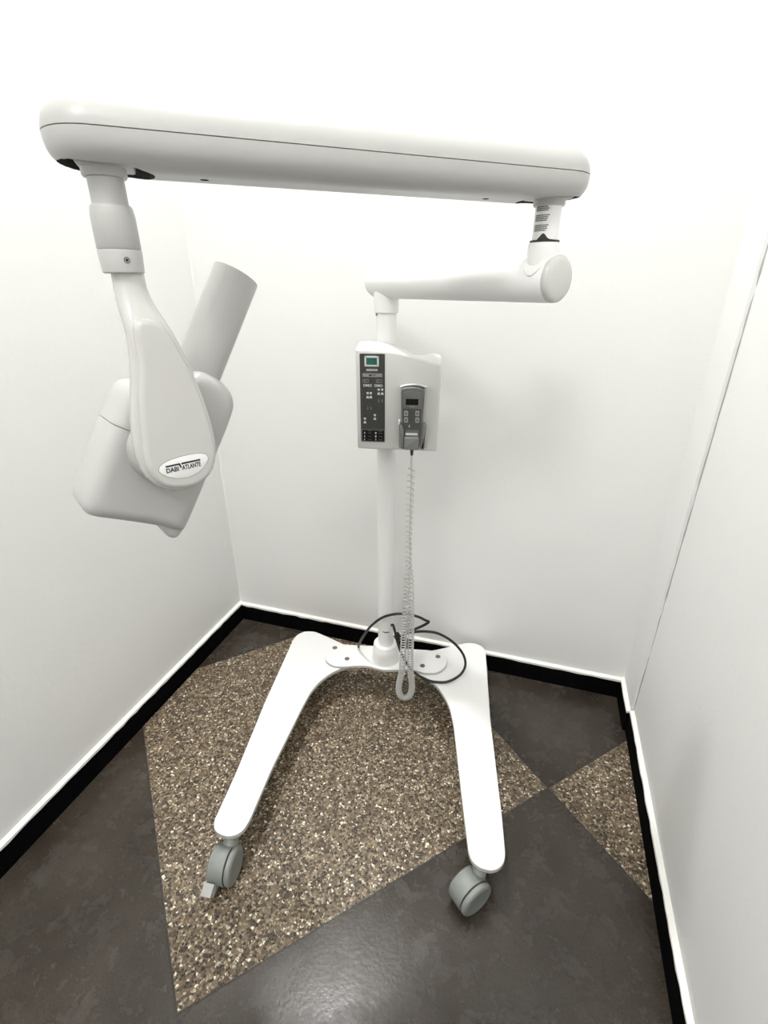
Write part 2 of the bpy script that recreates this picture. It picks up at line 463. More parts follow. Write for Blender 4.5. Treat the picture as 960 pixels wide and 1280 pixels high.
def caster(stem, wc, axis, name='caster', brake=None):
    """hooded twin-wheel caster: stem under the leg, hood, two wheels, sometimes a brake lever; axis points to the outer wheel"""
    R = 0.0455
    a = Vector((axis[0], axis[1], 0)).normalized(); fw = Vector((-a.y, a.x, 0))
    wc = Vector((wc[0], wc[1], R)); st = Vector((stem[0], stem[1], 0))
    hood = []
    for t, r in ((-.031, .035), (-.030, .040), (-.026, .044), (-.020, .046), (.013, .0465), (.0155, .045)):
        hood.append([wc + a * t + (fw * math.cos(q) + Z * math.sin(q)) * r for q in [2 * PI * k / 40 for k in range(40)]])
    # hood is cut off just above the floor
    hb = rings(hood)
    bmesh.ops.bisect_plane(hb, geom=hb.verts[:] + hb.edges[:] + hb.faces[:], plane_co=(0, 0, .012), plane_no=(0, 0, -1), clear_outer=True)
    bmesh.ops.holes_fill(hb, edges=[e for e in hb.edges if e.is_boundary])
    h = obj(name, hb, CASTER, root, label='grey caster hood')
    for t0, t1, rr in ((.0175, .0335, R), (-.0285, -.012, R - .0005)):
        s = 1 if t0 > 0 else 1
        b = lathe(wc, a, [(t0, rr - .006), (t0 + .001, rr - .002), (t0 + .003, rr), (t1 - .006, rr), (t1 - .003, rr - .002), (t1 - .001, rr - .006),
                          (t1, rr - .011), (t1 - .0006, rr - .014), (t1 - .0006, .004)], 44)
        obj('wheel', b, CASTER, h)
    obj('axle', lathe(wc, a, [(.012, .020), (.0178, .020)], 24), RUBBER, h)
    d = (Vector((wc.x, wc.y, 0)) - st)
    top = Vector((st.x, st.y, ZB - .013))
    b = lathe((st.x, st.y, ZB - .0135), (0, 0, -1), [(0, .019), (.004, .019), (.006, .013), (.020, .011), (.040, .011)], 24)
    # neck web from the stem into the hood
    q = Vector((st.x, st.y, ZB - .040))
    b = join(b, sweep([q + Vector((0, 0, .006)), q, q.lerp(wc, .35), q.lerp(wc, .75)], [.011, .014, .019, .02], 16))
    obj('stem', b, CASTER, h)
    if brake:
        f = fw * brake
        bb = box(wc, a, f, Z, -.024, .000, .040, .066, -.026, -.006, .002)
        bmesh.ops.rotate(bb, cent=wc, matrix=Matrix.Rotation(math.radians(0), 3, a), verts=bb.verts)
        b2 = box(wc + f * .060 - Z * .004, a, (f + Z * -.35).normalized(), (Z + f * .35).normalized(), -.028, -.001, -.012, .016, -.004, .006, .0015)
        obj('brake_lever', join(bb, b2), LEVER, h, label='pale grey brake lever')
    return h
caster((0.016, 0.785), (-0.010, 0.738), (0.76, -0.65))
caster((-0.625, 0.668), (-0.623, 0.607), (0.97, 0.13), brake=-1)
caster((-0.118, 1.515), (-0.088, 1.485), (0.95, 0.2))
caster((-0.755, 1.392), (-0.745, 1.350), (0.6, -0.8))

# column and its foot socket
ZT = 1.375
obj('column', lathe((PX, PY, 0), Z, [(ZB + .02, .0275), (1.352, .0275)], 48), WHITE, root)
obj('column_socket', lathe((PX, PY, 0), Z, [(ZB + .009, .052), (ZB + .013, .0515), (ZB + .05, .047), (ZB + .066, .046), (ZB + .068, .0445), (ZB + .079, .0440), (ZB + .082, .042), (ZB + .082, .0277)], 48), WHITE, root)
# worn mark on the column just above the socket
mk = bmesh.new()
def on_tube(cx, cy, r, ang, z): return Vector((cx + r * math.cos(ang), cy + r * math.sin(ang), z))
def tube_patch(cx, cy, r, a0, a1, z0, z1, n=6, t=.0004):
    lo = []
    for i in range(n + 1):
        a = a0 + (a1 - a0) * i / n
        lo.append([on_tube(cx, cy, r - .0006, a, z0), on_tube(cx, cy, r + t, a, z0), on_tube(cx, cy, r + t, a, z1), on_tube(cx, cy, r - .0006, a, z1)])
    return rings(lo)
mk.free()
AC = math.atan2(0 - PY, 0 - PX)
obj('scuff_mark', join(tube_patch(PX, PY, .0275, AC - .45, AC + .35, .283, .286), tube_patch(PX, PY, .0275, AC - .2, AC + .5, .281, .284)), INKG, root, label='dark scuff line')

# horizontal swing arm
SA = Vector((0.009, 1.047, 1.414)); SP = Vector((PX, PY, 1.414)); sd = (SA - SP).normalized()
RA = 0.041
L_ = (SA - SP).length
sw = obj('swing_arm', lathe(SP, sd, [(-.058, .020), (-.057, .029), (-.052, .035), (-.042, .0392), (-.030, RA), (L_ - .012, RA), (L_ - .0105, RA - .0012)], 56), WHITE, root)
obj('end_cap', lathe(SP, sd, [(L_ - .011, RA - .0015), (L_ - .009, RA - .0002), (L_ - .003, RA - .0006), (L_ + .001, RA - .004), (L_ + .0035, RA - .011), (L_ + .0055, .015), (L_ + .006, .002)], 56), GLOSS, sw, label='domed cream end cap')
obj('elbow_collar', lathe((PX, PY, 0), Z, [(1.337, .029), (1.339, .033), (1.345, .0335), (1.39, .0335), (1.41, .03)], 48), WHITE, sw)
obj('set_screw', lathe((PX - .0225, PY - .0185, 1.334), (-.77, -.64, 0), [(-.003, .003), (.001, .003), (.001, .001)], 12), STEEL, sw)

# vertical pivot at the end of the swing arm
RPV = Vector((-0.0250, 1.0593, 0))
sk = lathe((RPV.x, RPV.y, 0), Z, [(1.415, .0265), (1.432, .0275), (1.457, .0285), (1.470, .0285), (1.474, .0275), (1.474, .0235)], 48)
# saddle of the socket lying over the round arm
t0 = (RPV - SP).dot(sd); side = Vector((-sd.y, sd.x, 0)); lo = []
for i in range(25):
    q = -1 + 2 * i / 24; th_ = q * math.radians(82); hw = .0315 * math.sqrt(max(.02, 1 - q * q))
    nrm = Z * math.cos(th_) + side * math.sin(th_)
    lo.append([SP + sd * (t0 + hw * e) + nrm * (RA + g) for e, g in ((-1, -.003), (-.97, .0008), (-.88, .0022), (0, .003), (.88, .0022), (.97, .0008), (1, -.003))])
sk = join(sk, rings(lo))
obj('pivot_socket', sk, WHITE, sw)
pt = obj('pivot_tube', lathe((RPV.x, RPV.y, 0), Z, [(1.44, .0228), (1.60, .0228)], 48), WHITE, root)
AR = math.atan2(-RPV.y, -RPV.x)
obj('gasket', join(lathe((RPV.x, RPV.y, 0), Z, [(1.4745, .0262), (1.4778, .0262), (1.4778, .0226), (1.4745, .0226)], 40, cap=False)), RUBBER, pt)
# torn tape wedge above the gasket
lo = []
for i in range(17):
    t = i / 16; a = AR - .62 + 1.25 * t; h = .0095 * (math.exp(-((t - .36) / .24) ** 2)) + .0012
    lo.append([on_tube(RPV.x, RPV.y, .0222, a, 1.4772), on_tube(RPV.x, RPV.y, .0234, a, 1.4772), on_tube(RPV.x, RPV.y, .0234, a, 1.4772 + h), on_tube(RPV.x, RPV.y, .0222, a, 1.4772 + h)])
obj('tape_scrap', rings(lo), RUBBER, pt, label='torn black tape')
# small printed notice, three blocks of fine lines
bl = []
for kb in range(3):
    zt = 1.5325 - kb * .0155
    for kl in range(4):
        a = AR - 1.05; end = AR + (.12 if kl == 0 else random.uniform(-.06, .06))
        while a < end:
            w = random.uniform(.05, .17); bl.append(tube_patch(RPV.x, RPV.y, .0228, a, min(a + w, end + .02), zt - kl * .0027 - .0018, zt - kl * .0027, 2, .0003)); a += w + .022
obj('printed_notice', join(*bl), INKG, pt, smooth=0, label='fine grey print')

# ------------------------------------------------------------------ long folding arm, two moulded shells
LPV = Vector((-0.5812, 0.6230, 0))
YO = Vector((-0.580, 0.628, 0))
ad = (LPV - RPV).normalized(); an = Vector((-ad.y, ad.x, 0))
AL = (LPV - RPV).length
ZM, HU, HL, RW = 1.5745, 0.0445, 0.0375, 0.061
def stadium(r, n=14, e0=0.001, e1=0.001):
    A = RPV - ad * e0; B = LPV + ad * e1
    pts = []
    for i in range(n + 1):
        a = -PI / 2 + PI * i / n; pts.append(B + (ad * math.cos(a) + an * math.sin(a)) * r)
    for i in range(n + 1):
        a = PI / 2 + PI * i / n; pts.append(A + (ad * math.cos(a) + an * math.sin(a)) * r)
    return pts
def shell(h, sgn, ex):
    lo = [[Vector((p.x, p.y, ZM + sgn * .0004)) for p in stadium(RW - .0008)]]
    for k in range(0, 15):
        t = k / 14; zz = h * (1 - (1 - t) ** 1.6) if False else h * math.sin(PI / 2 * t)
        q = max(0, 1 - (zz / h) ** ex) ** (1 / ex)
        r = .016 + (RW - .016) * q if True else RW * q
        lo.append([Vector((p.x, p.y, ZM + sgn * (.0007 + zz))) for p in stadium(r)])
    return rings(lo)
arm = obj('folding_arm', shell(HU, 1, 1.85), SHELL, root)
low = obj('lower_cover', shell(HL, -1, 2.65), SHELL, arm)
def slot(c, l0, l1, w, z0, z1, n=10):
    lo = []
    for z, g in ((z0, 0), (z1 - .008, 0), (z1 - .002, .004), (z1, .012)):
        pts = []
        A = c + ad * (l0 + w); B = c + ad * (l1 - w)
        for i in range(n + 1):
            a = -PI / 2 + PI * i / n; pts.append(B + (ad * math.cos(a) + an * math.sin(a)) * (w - g) + Z * z)
        for i in range(n + 1):
            a = PI / 2 + PI * i / n; pts.append(A + (ad * math.cos(a) + an * math.sin(a)) * (w - g) + Z * z)
        lo.append(pts)
    return rings(lo)
ZL = ZM - HL
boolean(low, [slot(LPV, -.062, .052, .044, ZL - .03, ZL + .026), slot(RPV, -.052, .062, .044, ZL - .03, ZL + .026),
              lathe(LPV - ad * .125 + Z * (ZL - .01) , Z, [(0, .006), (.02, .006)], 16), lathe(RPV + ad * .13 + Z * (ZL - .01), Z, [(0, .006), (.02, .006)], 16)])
def bracket(c, s):
    """cast pivot block filling the opening"""
    b1 = lathe((c.x, c.y, 0), Z, [(ZL - .006, .0260), (ZL - .004, .0275), (ZL + .03, .0275)], 40)
    b2 = box(c, ad * s, an, Z, -.030, .038, -.030, .030, ZL + .004, ZL + .040, .004)
    return join(b1, b2)
obj('pivot_block', bracket(LPV, -1), SHELL, arm)
obj('pivot_block', bracket(RPV, 1), SHELL, arm)

# ------------------------------------------------------------------ drop tube and collar
drop = obj('drop_tube', lathe((LPV.x, LPV.y, 0), Z, [(1.43, .0225), (1.60, .0225)], 48), SHELL, root)
obj('collar', lathe((LPV.x, LPV.y, 0), Z, [(1.4475, .0272), (1.449, .0283), (1.486, .0280), (1.497, .0265), (1.500, .0248), (1.501, .0226)], 48), SHELL, drop)
obj('lower_collar', lathe((LPV.x, LPV.y, 0), Z, [(1.418, .0255), (1.4195, .0272), (1.446, .0285), (1.4472, .0278)], 48), SHELL, drop)
ACL = math.atan2(-LPV.y, -LPV.x) + .0
sdv = Vector((math.cos(ACL), math.sin(ACL), 0)); sdv = (sdv + Vector((.25, .12, 0))).normalized()
sp = LPV + sdv * .0276 + Z * 1.434
obj('set_screw', join(lathe(sp, sdv, [(-.004, .0040), (.0008, .0040), (.0010, .0030), (-.001, .0028)], 18)), STEEL, drop)
obj('screw_socket', lathe(sp, sdv, [(-.003, .0019), (.0012, .0019)], 6), RUBBER, drop)

# ------------------------------------------------------------------ yoke (flattened drop-shaped bracket) and tube head
ay = math.radians(32)
E1 = Vector((math.sin(ay), math.cos(ay), 0)); EN = Vector((math.cos(ay), -math.sin(ay), 0))
yk = lambda e, z, w: YO + E1 * e + Z * z + EN * w
YK = [(-.021, 1.425), (-.0225, 1.400), (-.024, 1.369), (-.024, 1.343), (-.026, 1.316), (-.033, 1.271), (-.043, 1.226), (-.048, 1.190), (-.048, 1.151), (-.041, 1.127),
      (-.026, 1.108), (-.005, 1.097), (.021, 1.095), (.045, 1.101), (.063, 1.115), (.074, 1.138), (.077, 1.166), (.074, 1.201), (.067, 1.241), (.058, 1.280),
      (.046, 1.316), (.033, 1.351), (.024, 1.379), (.0215, 1.400), (.021, 1.425)]
def yoke_mesh():
    # horizontal slices: half widths from the outline, thickness and forward offset vary with height
    left = [p for p in YK[:12]]; right = [p for p in YK[12:]][::-1]
    def at(tab, z):
        tab = sorted(tab, key=lambda p: p[1])
        if z <= tab[0][1]: return tab[0][0]
        for a, b in zip(tab, tab[1:]):
            if a[1] <= z <= b[1]:
                t = (z - a[1]) / max(1e-9, b[1] - a[1]); return a[0] + (b[0] - a[0]) * t
        return tab[-1][0]
    zs = [1.0957, 1.0975, 1.101, 1.106, 1.112, 1.120, 1.130, 1.145, 1.16, 1.18, 1.20, 1.22, 1.24, 1.26, 1.28, 1.30, 1.32, 1.34, 1.355, 1.37, 1.385, 1.40, 1.425]
    sm = lambda a, b, x: (lambda t: t * t * (3 - 2 * t))(min(1, max(0, (x - a) / (b - a))))
    lo = []
    for z in zs:
        l, r = at(left, z), at(right, z)
        k = 1 - sm(1.33, 1.405, z)                # 1 = lobe, 0 = round neck
        bot = min(1, math.sqrt(max(0, 1 - ((1.125 - z) / .0305) ** 2))) if z < 1.125 else 1
        c = (l + r) / 2; hw = (r - l) / 2
        tf = (.021 + .0 * k) ; cen = .028 * k; tk = .021 * (1 - k) + .020 * k
        tk *= (.35 + .65 * bot)
        ex = 2.0 + 1.6 * k
        ring = []
        for i in range(40):
            a = 2 * PI * i / 40; ca, sa = math.cos(a), math.sin(a)
            ring.append(yk(c + hw * abs(ca) ** (2 / ex) * (1 if ca >= 0 else -1), z, cen + tk * abs(sa) ** (2 / ex) * (1 if sa >= 0 else -1)))
        lo.append(ring)
    return rings(lo)
yoke = obj('yoke', yoke_mesh(), GLOSS, root, smooth=60)
# raised front cover of the lobe
COV = [(-.018, 1.352), (-.022, 1.30), (-.032, 1.25), (-.038, 1.20), (-.041, 1.155), (-.034, 1.128), (-.020, 1.112), (.0, 1.104), (.022, 1.102), (.043, 1.108), (.058, 1.121),
       (.067, 1.143), (.069, 1.166), (.066, 1.20), (.059, 1.24), (.049, 1.28), (.037, 1.315), (.020, 1.350), (.002, 1.360)]
cover = obj('yoke_cover', slab(smooth_outline(COV, 6, 110), yk, .038, .055, 0, .009, 6), GLOSS, yoke, smooth=60)
# name plate with lettering
NP = [(-.026, 1.142), (-.022, 1.149), (-.008, 1.1545), (.012, 1.157), (.032, 1.157), (.047, 1.154), (.0525, 1.148), (.050, 1.139), (.038, 1.128), (.020, 1.1215), (.002, 1.1225), (-.014, 1.129), (-.023, 1.136)]
NPo = smooth_outline(NP, 6, 80)
if area2(NPo) < 0: NPo = NPo[::-1]
rim = [(q.x, q.y) for q in inset_loop(NPo, -.0007)]
obj('plate_outline', slab([Vector(p) for p in rim], yk, .0545, .0553, 0, 0), SEAM, yoke)
plt = obj('name_plate', slab(NPo, yk, .0545, .0557, 0, .0003, 2), PLATEW, yoke, smooth=30, label='white oval name plate with navy lettering')
lt = [text_bm('DABI', .0105, yk, -.0060, 1.1385, .0558, width=.0190), text_bm('ATLANTE', .0105, yk, .0240, 1.1385, .0558, width=.0300)]
bar = lambda P: slab([Vector(p) for p in P], yk, .0557, .0561, 0, 0)
lt += [bar([(-.0155, 1.1445), (.0048, 1.1445), (.0064, 1.1395), (.0086, 1.1395), (.0070, 1.1472), (-.0155, 1.1472)]), bar([(.0084, 1.1445), (.0395, 1.1445), (.0395, 1.1472), (.0096, 1.1472)])]
obj('lettering', join(*lt), INK, yoke, smooth=0)

# tube head: u across, v along the beam, w towards the viewer
vh = math.radians(31)
EU = E1 * math.cos(vh) - Z * math.sin(vh); EV = E1 * math.sin(vh) + Z * math.cos(vh)
HC = YO + Z * 1.135
hd = lambda u, v, w: HC + EU * u + EV * v + EN * w
HEAD_T = [(-.083, -.010), (-.081, .060), (-.079, .085), (-.070, .100), (-.045, .112), (-.015, .135), (.010, .160), (.030, .168), (.055, .166), (.080, .157), (.096, .140), (.101, .115), (.102, .05), (.101, -.010)]
HEAD_B = [(-.083, -.0112), (.101, -.0112), (.100, -.060), (.098, -.125), (.094, -.136), (.084, -.139), (.074, -.134), (.066, -.124), (.052, -.1205), (.02, -.122), (-.03, -.127), (-.058, -.129), (-.072, -.124), (-.079, -.110), (-.082, -.07)]
W0, W1 = -.155, -.030
def headpart(P, r): return slab(corner_round([Vector(p) for p in P], .006, 3), hd, W0, W1, r, r, 6)
def head_shell(P, flip):
    """rounded solid cut at the joint line"""
    full = HEAD_T[:-1] + [(.101, -.06), (.099, -.110), (.092, -.121), (.052, -.1215), (.02, -.123), (-.03, -.127), (-.058, -.129), (-.072, -.124), (-.079, -.110), (-.082, -.07)]
    out = smooth_outline(full, 6, 200)
    cu_, cv_ = .010, .012; lo = []
    seq = [(W0 + .034 * (1 - math.cos(PI / 2 * q / 8)), .034 * (1 - math.sin(PI / 2 * q / 8))) for q in range(9)] + [(W1 - .026 * (1 - math.cos(PI / 2 * q / 8)), .026 * (1 - math.sin(PI / 2 * q / 8))) for q in range(8, -1, -1)]
    for w, d in seq:
        lo.append([hd(cu_ + (p.x - cu_) * (1 - d / .092), cv_ + (p.y - cv_) * (1 - d / .145), w) for p in out])
    return rings(lo)
b = head_shell(None, 0)
jn = hd(0, -.0, 0)
def cut(bm, v0, keep_up):
    co = hd(0, v0, 0); no = EV if not keep_up else -EV
    bmesh.ops.bisect_plane(bm, geom=bm.verts[:] + bm.edges[:] + bm.faces[:], plane_co=co, plane_no=no, clear_outer=True)
    bmesh.ops.holes_fill(bm, edges=[e for e in bm.edges if e.is_boundary]); return fixn(bm)
JV = .028
th = obj('tube_head', cut(b, JV - .0006, False), SHELL, root, smooth=50)
obj('upper_housing', cut(head_shell(None, 0), JV + .0006, True), SHELL, th, smooth=50)
obj('housing_joint', slab(inset_loop([Vector(p) for p in [(-.080, JV - .004), (.098, JV - .004), (.098, JV + .004), (-.080, JV + .004)]], .001), hd, W0 + .004, W1 - .004, .026, .026, 6), SEAM, th)
obj('housing_foot', slab(smooth_outline([(.050, -.110), (.062, -.120), (.070, -.134), (.082, -.140), (.094, -.137), (.0985, -.125), (.099, -.105), (.075, -.095)], 6, 60), hd, -.138, -.047, .012, .012, 5), SHELL, th)
CU, CW = .031, -.092
cn = lathe(hd(CU, .120, CW), EV, [(0, .041), (.230, .0405), (.232, .0400), (.232, .0375), (.08, .0375)], 56)
obj('beam_cone', cn, SHELL, th)
obj('swivel_boss', lathe(hd(.0, .0, 0) + Z * 0.015 + E1 * .012, EN, [(-.045, .060), (-.025, .060), (-.010, .055), (.012, .045)], 48), SHELL, th)

# ------------------------------------------------------------------ control box on the column
FA = Vector((-0.472, 1.25, 0))
fc = lambda u, z, w: FA + U * u + Z * z - V * w            # w towards the viewer
def control_box():
    us = [0, .03, .06, .085, .105, .125, .145, .16, .175, .19, .205, .2255]
    zf = [1.2535, 1.2525, 1.2512, 1.2495, 1.2475, 1.2440, 1.2395, 1.2355, 1.2315, 1.2270, 1.2225, 1.2170]
    zb = [1.2670, 1.2680, 1.2655, 1.2612, 1.2565, 1.2470, 1.2370, 1.2330, 1.2330, 1.2385, 1.2385, 1.2330]
    lo = []
    for u, a, b in zip(us, zf, zb):
        k = u / .2255
        z0 = .984
        lo.append([fc(u, z0, 0), fc(u, a, 0), fc(u, a + (b - a) * .35 + .002, -.020), fc(u, a + (b - a) * .75 + .002, -.05), fc(u, b, -.0745), fc(u, z0, -.0745)])
    bm = rings(lo)
    bev = [e for e in bm.edges if e.calc_face_angle(0) > .6]
    bmesh.ops.bevel(bm, geom=bev, offset=.006, segments=3, profile=.5, affect='EDGES')
    return bm
cb = obj('control_box', control_box(), BOX, root, smooth=35)
obj('clamp', lathe((PX, PY, 0), Z, [(1.03, .0278), (1.03, .034), (1.20, .034), (1.20, .0278)], 40, cap=False), BOX, cb)
def rect(u0, u1, z0, z1, w0, w1, r=.0008):
    P = corner_round([Vector(p) for p in ((u0, z0), (u1, z0), (u1, z1), (u0, z1))], r, 3)
    return slab(P, fc, w0, w1, 0, 0)
def outline(u0, u1, z0, z1, t, w0, w1):
    return join(rect(u0, u1, z0, z0 + t, w0, w1, .0001), rect(u0, u1, z1 - t, z1, w0, w1, .0001), rect(u0, u0 + t, z0, z1, w0, w1, .0001), rect(u1 - t, u1, z0, z1, w0, w1, .0001))
pn = obj('key_panel', rect(.0115, .0785, 1.0062, 1.2432, -.004, .0010, .003), PANEL, cb, smooth=0, label='charcoal panel with white print')
obj('power_switch', outline(.0246, .0626, 1.2112, 1.2380, .0050, .0008, .0030), PRINTW, cb, smooth=0, label='white switch frame')
obj('rocker', rect(.0296, .0578, 1.2160, 1.2335, .0008, .0038, .001), GLASSG, cb, smooth=0, label='green rocker')
obj('brand_strip', rect(.0290, .0592, 1.1995, 1.2050, .0008, .0014), plain('strip_pink_grey', (.42, .385, .38), .5, var=.2), cb, smooth=0)
obj('header_bar', rect(.0185, .0713, 1.1843, 1.1935, .0008, .0014), PRINTG, cb, smooth=0)
obj('header_mark', join(rect(.036, .0425, 1.1866, 1.1905, .0012, .0017), rect(.042, .055, 1.1886, 1.1902, .0012, .0017)), KEYS, cb, smooth=0)
for u0, u1 in ((.0187, .0345), (.0548, .0713)):
    obj('panel_icon', join(outline(u0, u1, 1.1693, 1.1778, .0010, .0008, .0013), rect(u0 + .004, u0 + .0055, 1.1712, 1.1760, .0008, .0013), rect(u0 + .007, u0 + .011, 1.1725, 1.1738, .0008, .0013)), PRINTG, cb, smooth=0)
for z in (1.1501, 1.1401, 1.1304, 1.112, 1.1, 1.0819, 1.0715, 1.0615, 1.0508):
    obj('scale_mark', rect(.0148, .0178, z - .0005, z + .0005, .0008, .0012, .0001), PRINTF, cb, smooth=0)
obj('lettering', text_bm('DMO', .0090, fc, .0318, 1.1615, .0011, width=.0232), PRINTW, cb, smooth=0)
obj('lettering', text_bm('DMO', .0090, fc, .0616, 1.1615, .0011, width=.0220), PRINTW, cb, smooth=0)
def tooth(u, z, s, up):
    k = 1 if up else -1
    P = [(-.5, .55), (.0, .40), (.5, .55), (.5, .05), (.28, -.55), (.12, -.5), (0, -.05), (-.12, -.5), (-.28, -.55), (-.5, .05)]
    return slab([Vector((u + a * s, z + k * b * s)) for a, b in P], fc, .0008, .0013, 0, 0)
for u, z, up in ((.0316, 1.1411, 1), (.0402, 1.1413, 1), (.0315, 1.1307, 0), (.0401, 1.131, 0), (.0618, 1.1511, 1), (.0713, 1.1513, 1), (.0618, 1.1408, 0), (.0713, 1.141, 0),
                 (.0509, 1.0819, 1), (.0508, 1.0722, 0), (.0232, 1.0714, 1), (.023, 1.0616, 0)):
    obj('tooth_icon', tooth(u, z, .0060 if up else .0068, up), PRINTW, cb, smooth=0)
for u, z in ((.0617, 1.1214), (.0712, 1.1217), (.0317, 1.1007), (.0407, 1.1009)):
    obj('tick_mark', rect(u - .0008, u + .0008, z - .004, z + .004, .0008, .0013, .0004), PRINTG, cb, smooth=0)
obj('keypad', rect(.0150, .0770, 1.0085, 1.0405, .0008, .0018, .003), KEYS, cb, smooth=0)
obj('keypad_border', outline(.0140, .0780, 1.0075, 1.0415, .0011, .0006, .0014), PRINTG, cb, smooth=0)
for u, z, q in ((.0218, 1.0318, .0012), (.0217, 1.0217, .0010), (.0215, 1.0126, .0009), (.0531, 1.0321, .0019), (.053, 1.0228, .0019), (.053, 1.0137, .0010)):
    obj('indicator_light', rect(u - q, u + q, z - .0026, z + .0026, .0016, .0022, .0006), PRINTW, cb, smooth=0)
for z in (1.0375, 1.0318, 1.0220, 1.0130):
    for u, w_ in ((.032, .009), (.061, .011)):
        obj('key_print', rect(u, u + w_, z - .0006, z + .0006, .0016, .0021, .0002), PRINTF, cb, smooth=0)
# recess rim and holder for the handset
ar = []
for i in range(13):
    t = i / 12; u = .1205 + .0705 * t; z = 1.1625 + .0065 * (1 - (2 * t - 1) ** 2)
    ar.append([fc(u, z - .003, -.002), fc(u, z + .001, -.002), fc(u, z + .0015, .010), fc(u, z - .0015, .014)])
obj('holder_hood', rings(ar), BOX, cb)
for s in (0, 1):
    u0, u1 = ((.1195, .1332), (.1775, .1900))[s]
    P = [(u0 + .001, 1.000), (u1, .996), (u1, 1.053), ((u0, u1)[s] + (.003, -.003)[s], 1.066), ((u0, u1)[s] + (-.001, .001)[s], 1.066), ((u0, u1)[s], 1.050)]
    obj('holder_rail', slab(corner_round([Vector(p) for p in P], .002, 2), fc, -.002, .030, 0, .003, 3), HANDL, cb, label='grey rail beside the handset')
obj('holder_clip', join(box(fc(.1190, 1.066, .022), U, -V, Z, -.001, .003, -.008, .006, -.012, .010, .001), ), PLATEW, cb)

# ------------------------------------------------------------------ handset hanging in the holder, with its coiled cord
hs = empty('remote_handset', fc(.156, .985, .02), label='grey corded exposure remote with black display hanging in the control box holder', category='remote control')
HP = [(.1350, .9965), (.1755, .9965), (.1760, 1.045), (.1830, 1.075), (.1855, 1.150), (.1835, 1.1595), (.1700, 1.1635), (.1545, 1.1645), (.139, 1.1635), (.1255, 1.1595), (.1237, 1.150), (.1262, 1.075), (.1345, 1.045)]
obj('handset_body', slab(corner_round([Vector(p) for p in HP], .004, 3), fc, .0012, .026, .002, .005, 4), HAND, hs)
obj('display_bezel', slab(corner_round([Vector(p) for p in ((.1295, 1.050), (.1785, 1.050), (.1800, 1.110), (.1790, 1.152), (.1545, 1.1555), (.1300, 1.152), (.1285, 1.110))], .005, 3), fc, .0255, .0270, 0, .0006, 2), HAND, hs, smooth=25)
obj('keypad', rect(.1300, .1780, 1.052, 1.1085, .0255, .0274, .003), HANDD, hs, smooth=0)
obj('display', rect(.1372, .1702, 1.1182, 1.1342, .0262, .0280, .001), LCD, hs, smooth=0)
obj('display_print', rect(.1470, .1618, 1.1132, 1.1152, .0262, .0276, .0004), PRINTG, hs, smooth=0)
for u0, z1 in ((.1330, 1.1025), (.1630, 1.1030), (.1332, 1.0850), (.1634, 1.0852)):
    bt = obj('button', rect(u0, u0 + .0108, z1 - .0138, z1, .0268, .0292, .002), BUTTON, hs, smooth=0)
    obj('button_mark', rect(u0 + .0033, u0 + .0078, z1 - .0092, z1 - .0048, .0288, .0296, .0008), HANDD, bt, smooth=0)
obj('indicator', rect(.1465, .1488, 1.0575, 1.0645, .0268, .0282, .001), PRINTW, hs, smooth=0)
obj('name_strip', rect(.1378, .1704, 1.0362, 1.0420, .0255, .0272, .0006), PRINTW, hs, smooth=0, label='pale strip')
obj('lower_grip', slab(corner_round([Vector(p) for p in ((.1340, .9955), (.1755, .9955), (.1752, 1.0325), (.1345, 1.0325))], .005, 3), fc, .018, .0335, 0, .005, 4), HANDL, hs)
cx = fc(.1555, 0, .0145)
cx = Vector((cx.x, cx.y, 0))
obj('strain_relief', lathe((cx.x, cx.y, .9975), (0, 0, -1), [(0, .0050), (.010, .0048), (.022, .0036)], 16), DARKIN, hs)
# coil: down from the handset, a tight loop at the bottom, back up behind itself, then straight to the box
vd = Vector((cx.x, cx.y, 0)).normalized()                 # away from the viewer
sr = Vector((vd.y, -vd.x, 0))                             # to the right
C0 = Vector((cx.x, cx.y, 0))
path = [C0 + Z * .978, C0 + Z * .955 - sr * .001, C0 + Z * .93 - sr * .001, C0 + Z * .85 - sr * .002, C0 + Z * .75 - sr * .003, C0 + Z * .65 - sr * .003, C0 + Z * .55 - sr * .006, C0 + Z * .45 - sr * .008,
        C0 + Z * .35 - sr * .011, C0 + Z * .25 - sr * .013, C0 + Z * .19 - sr * .016, C0 + Z * .13 - sr * .025, C0 + Z * .092 - sr * .022, C0 + Z * .073 - sr * .006, C0 + Z * .085 + sr * .013,
        C0 + Z * .125 + sr * .021, C0 + Z * .19 + sr * .015, C0 + Z * .25 + sr * .012, C0 + Z * .35 + sr * .012 + vd * .004, C0 + Z * .45 + sr * .010 + vd * .006,
        C0 + Z * .55 + sr * .006 + vd * .010, C0 + Z * .64 + sr * .003 + vd * .014, C0 + Z * .70 + vd * .02, C0 + Z * .80 + vd * .03, C0 + Z * .92 + vd * .036, C0 + Z * .985 + vd * .036]
pp = catmull(path, 40)
Ls = [0]
for a, b in zip(pp, pp[1:]): Ls.append(Ls[-1] + (b - a).length)
TOT = Ls[-1]
def at_len(s):
    lo_i, hi_i = 0, len(Ls) - 1
    while hi_i - lo_i > 1:
        mid = (lo_i + hi_i) // 2
        if Ls[mid] <= s: lo_i = mid
        else: hi_i = mid
    t = (s - Ls[lo_i]) / max(1e-9, Ls[hi_i] - Ls[lo_i])
    return pp[lo_i].lerp(pp[hi_i], t), (pp[hi_i] - pp[lo_i]).normalized()
sB = min(range(len(pp)), key=lambda i: pp[i].z)
sB = Ls[sB]
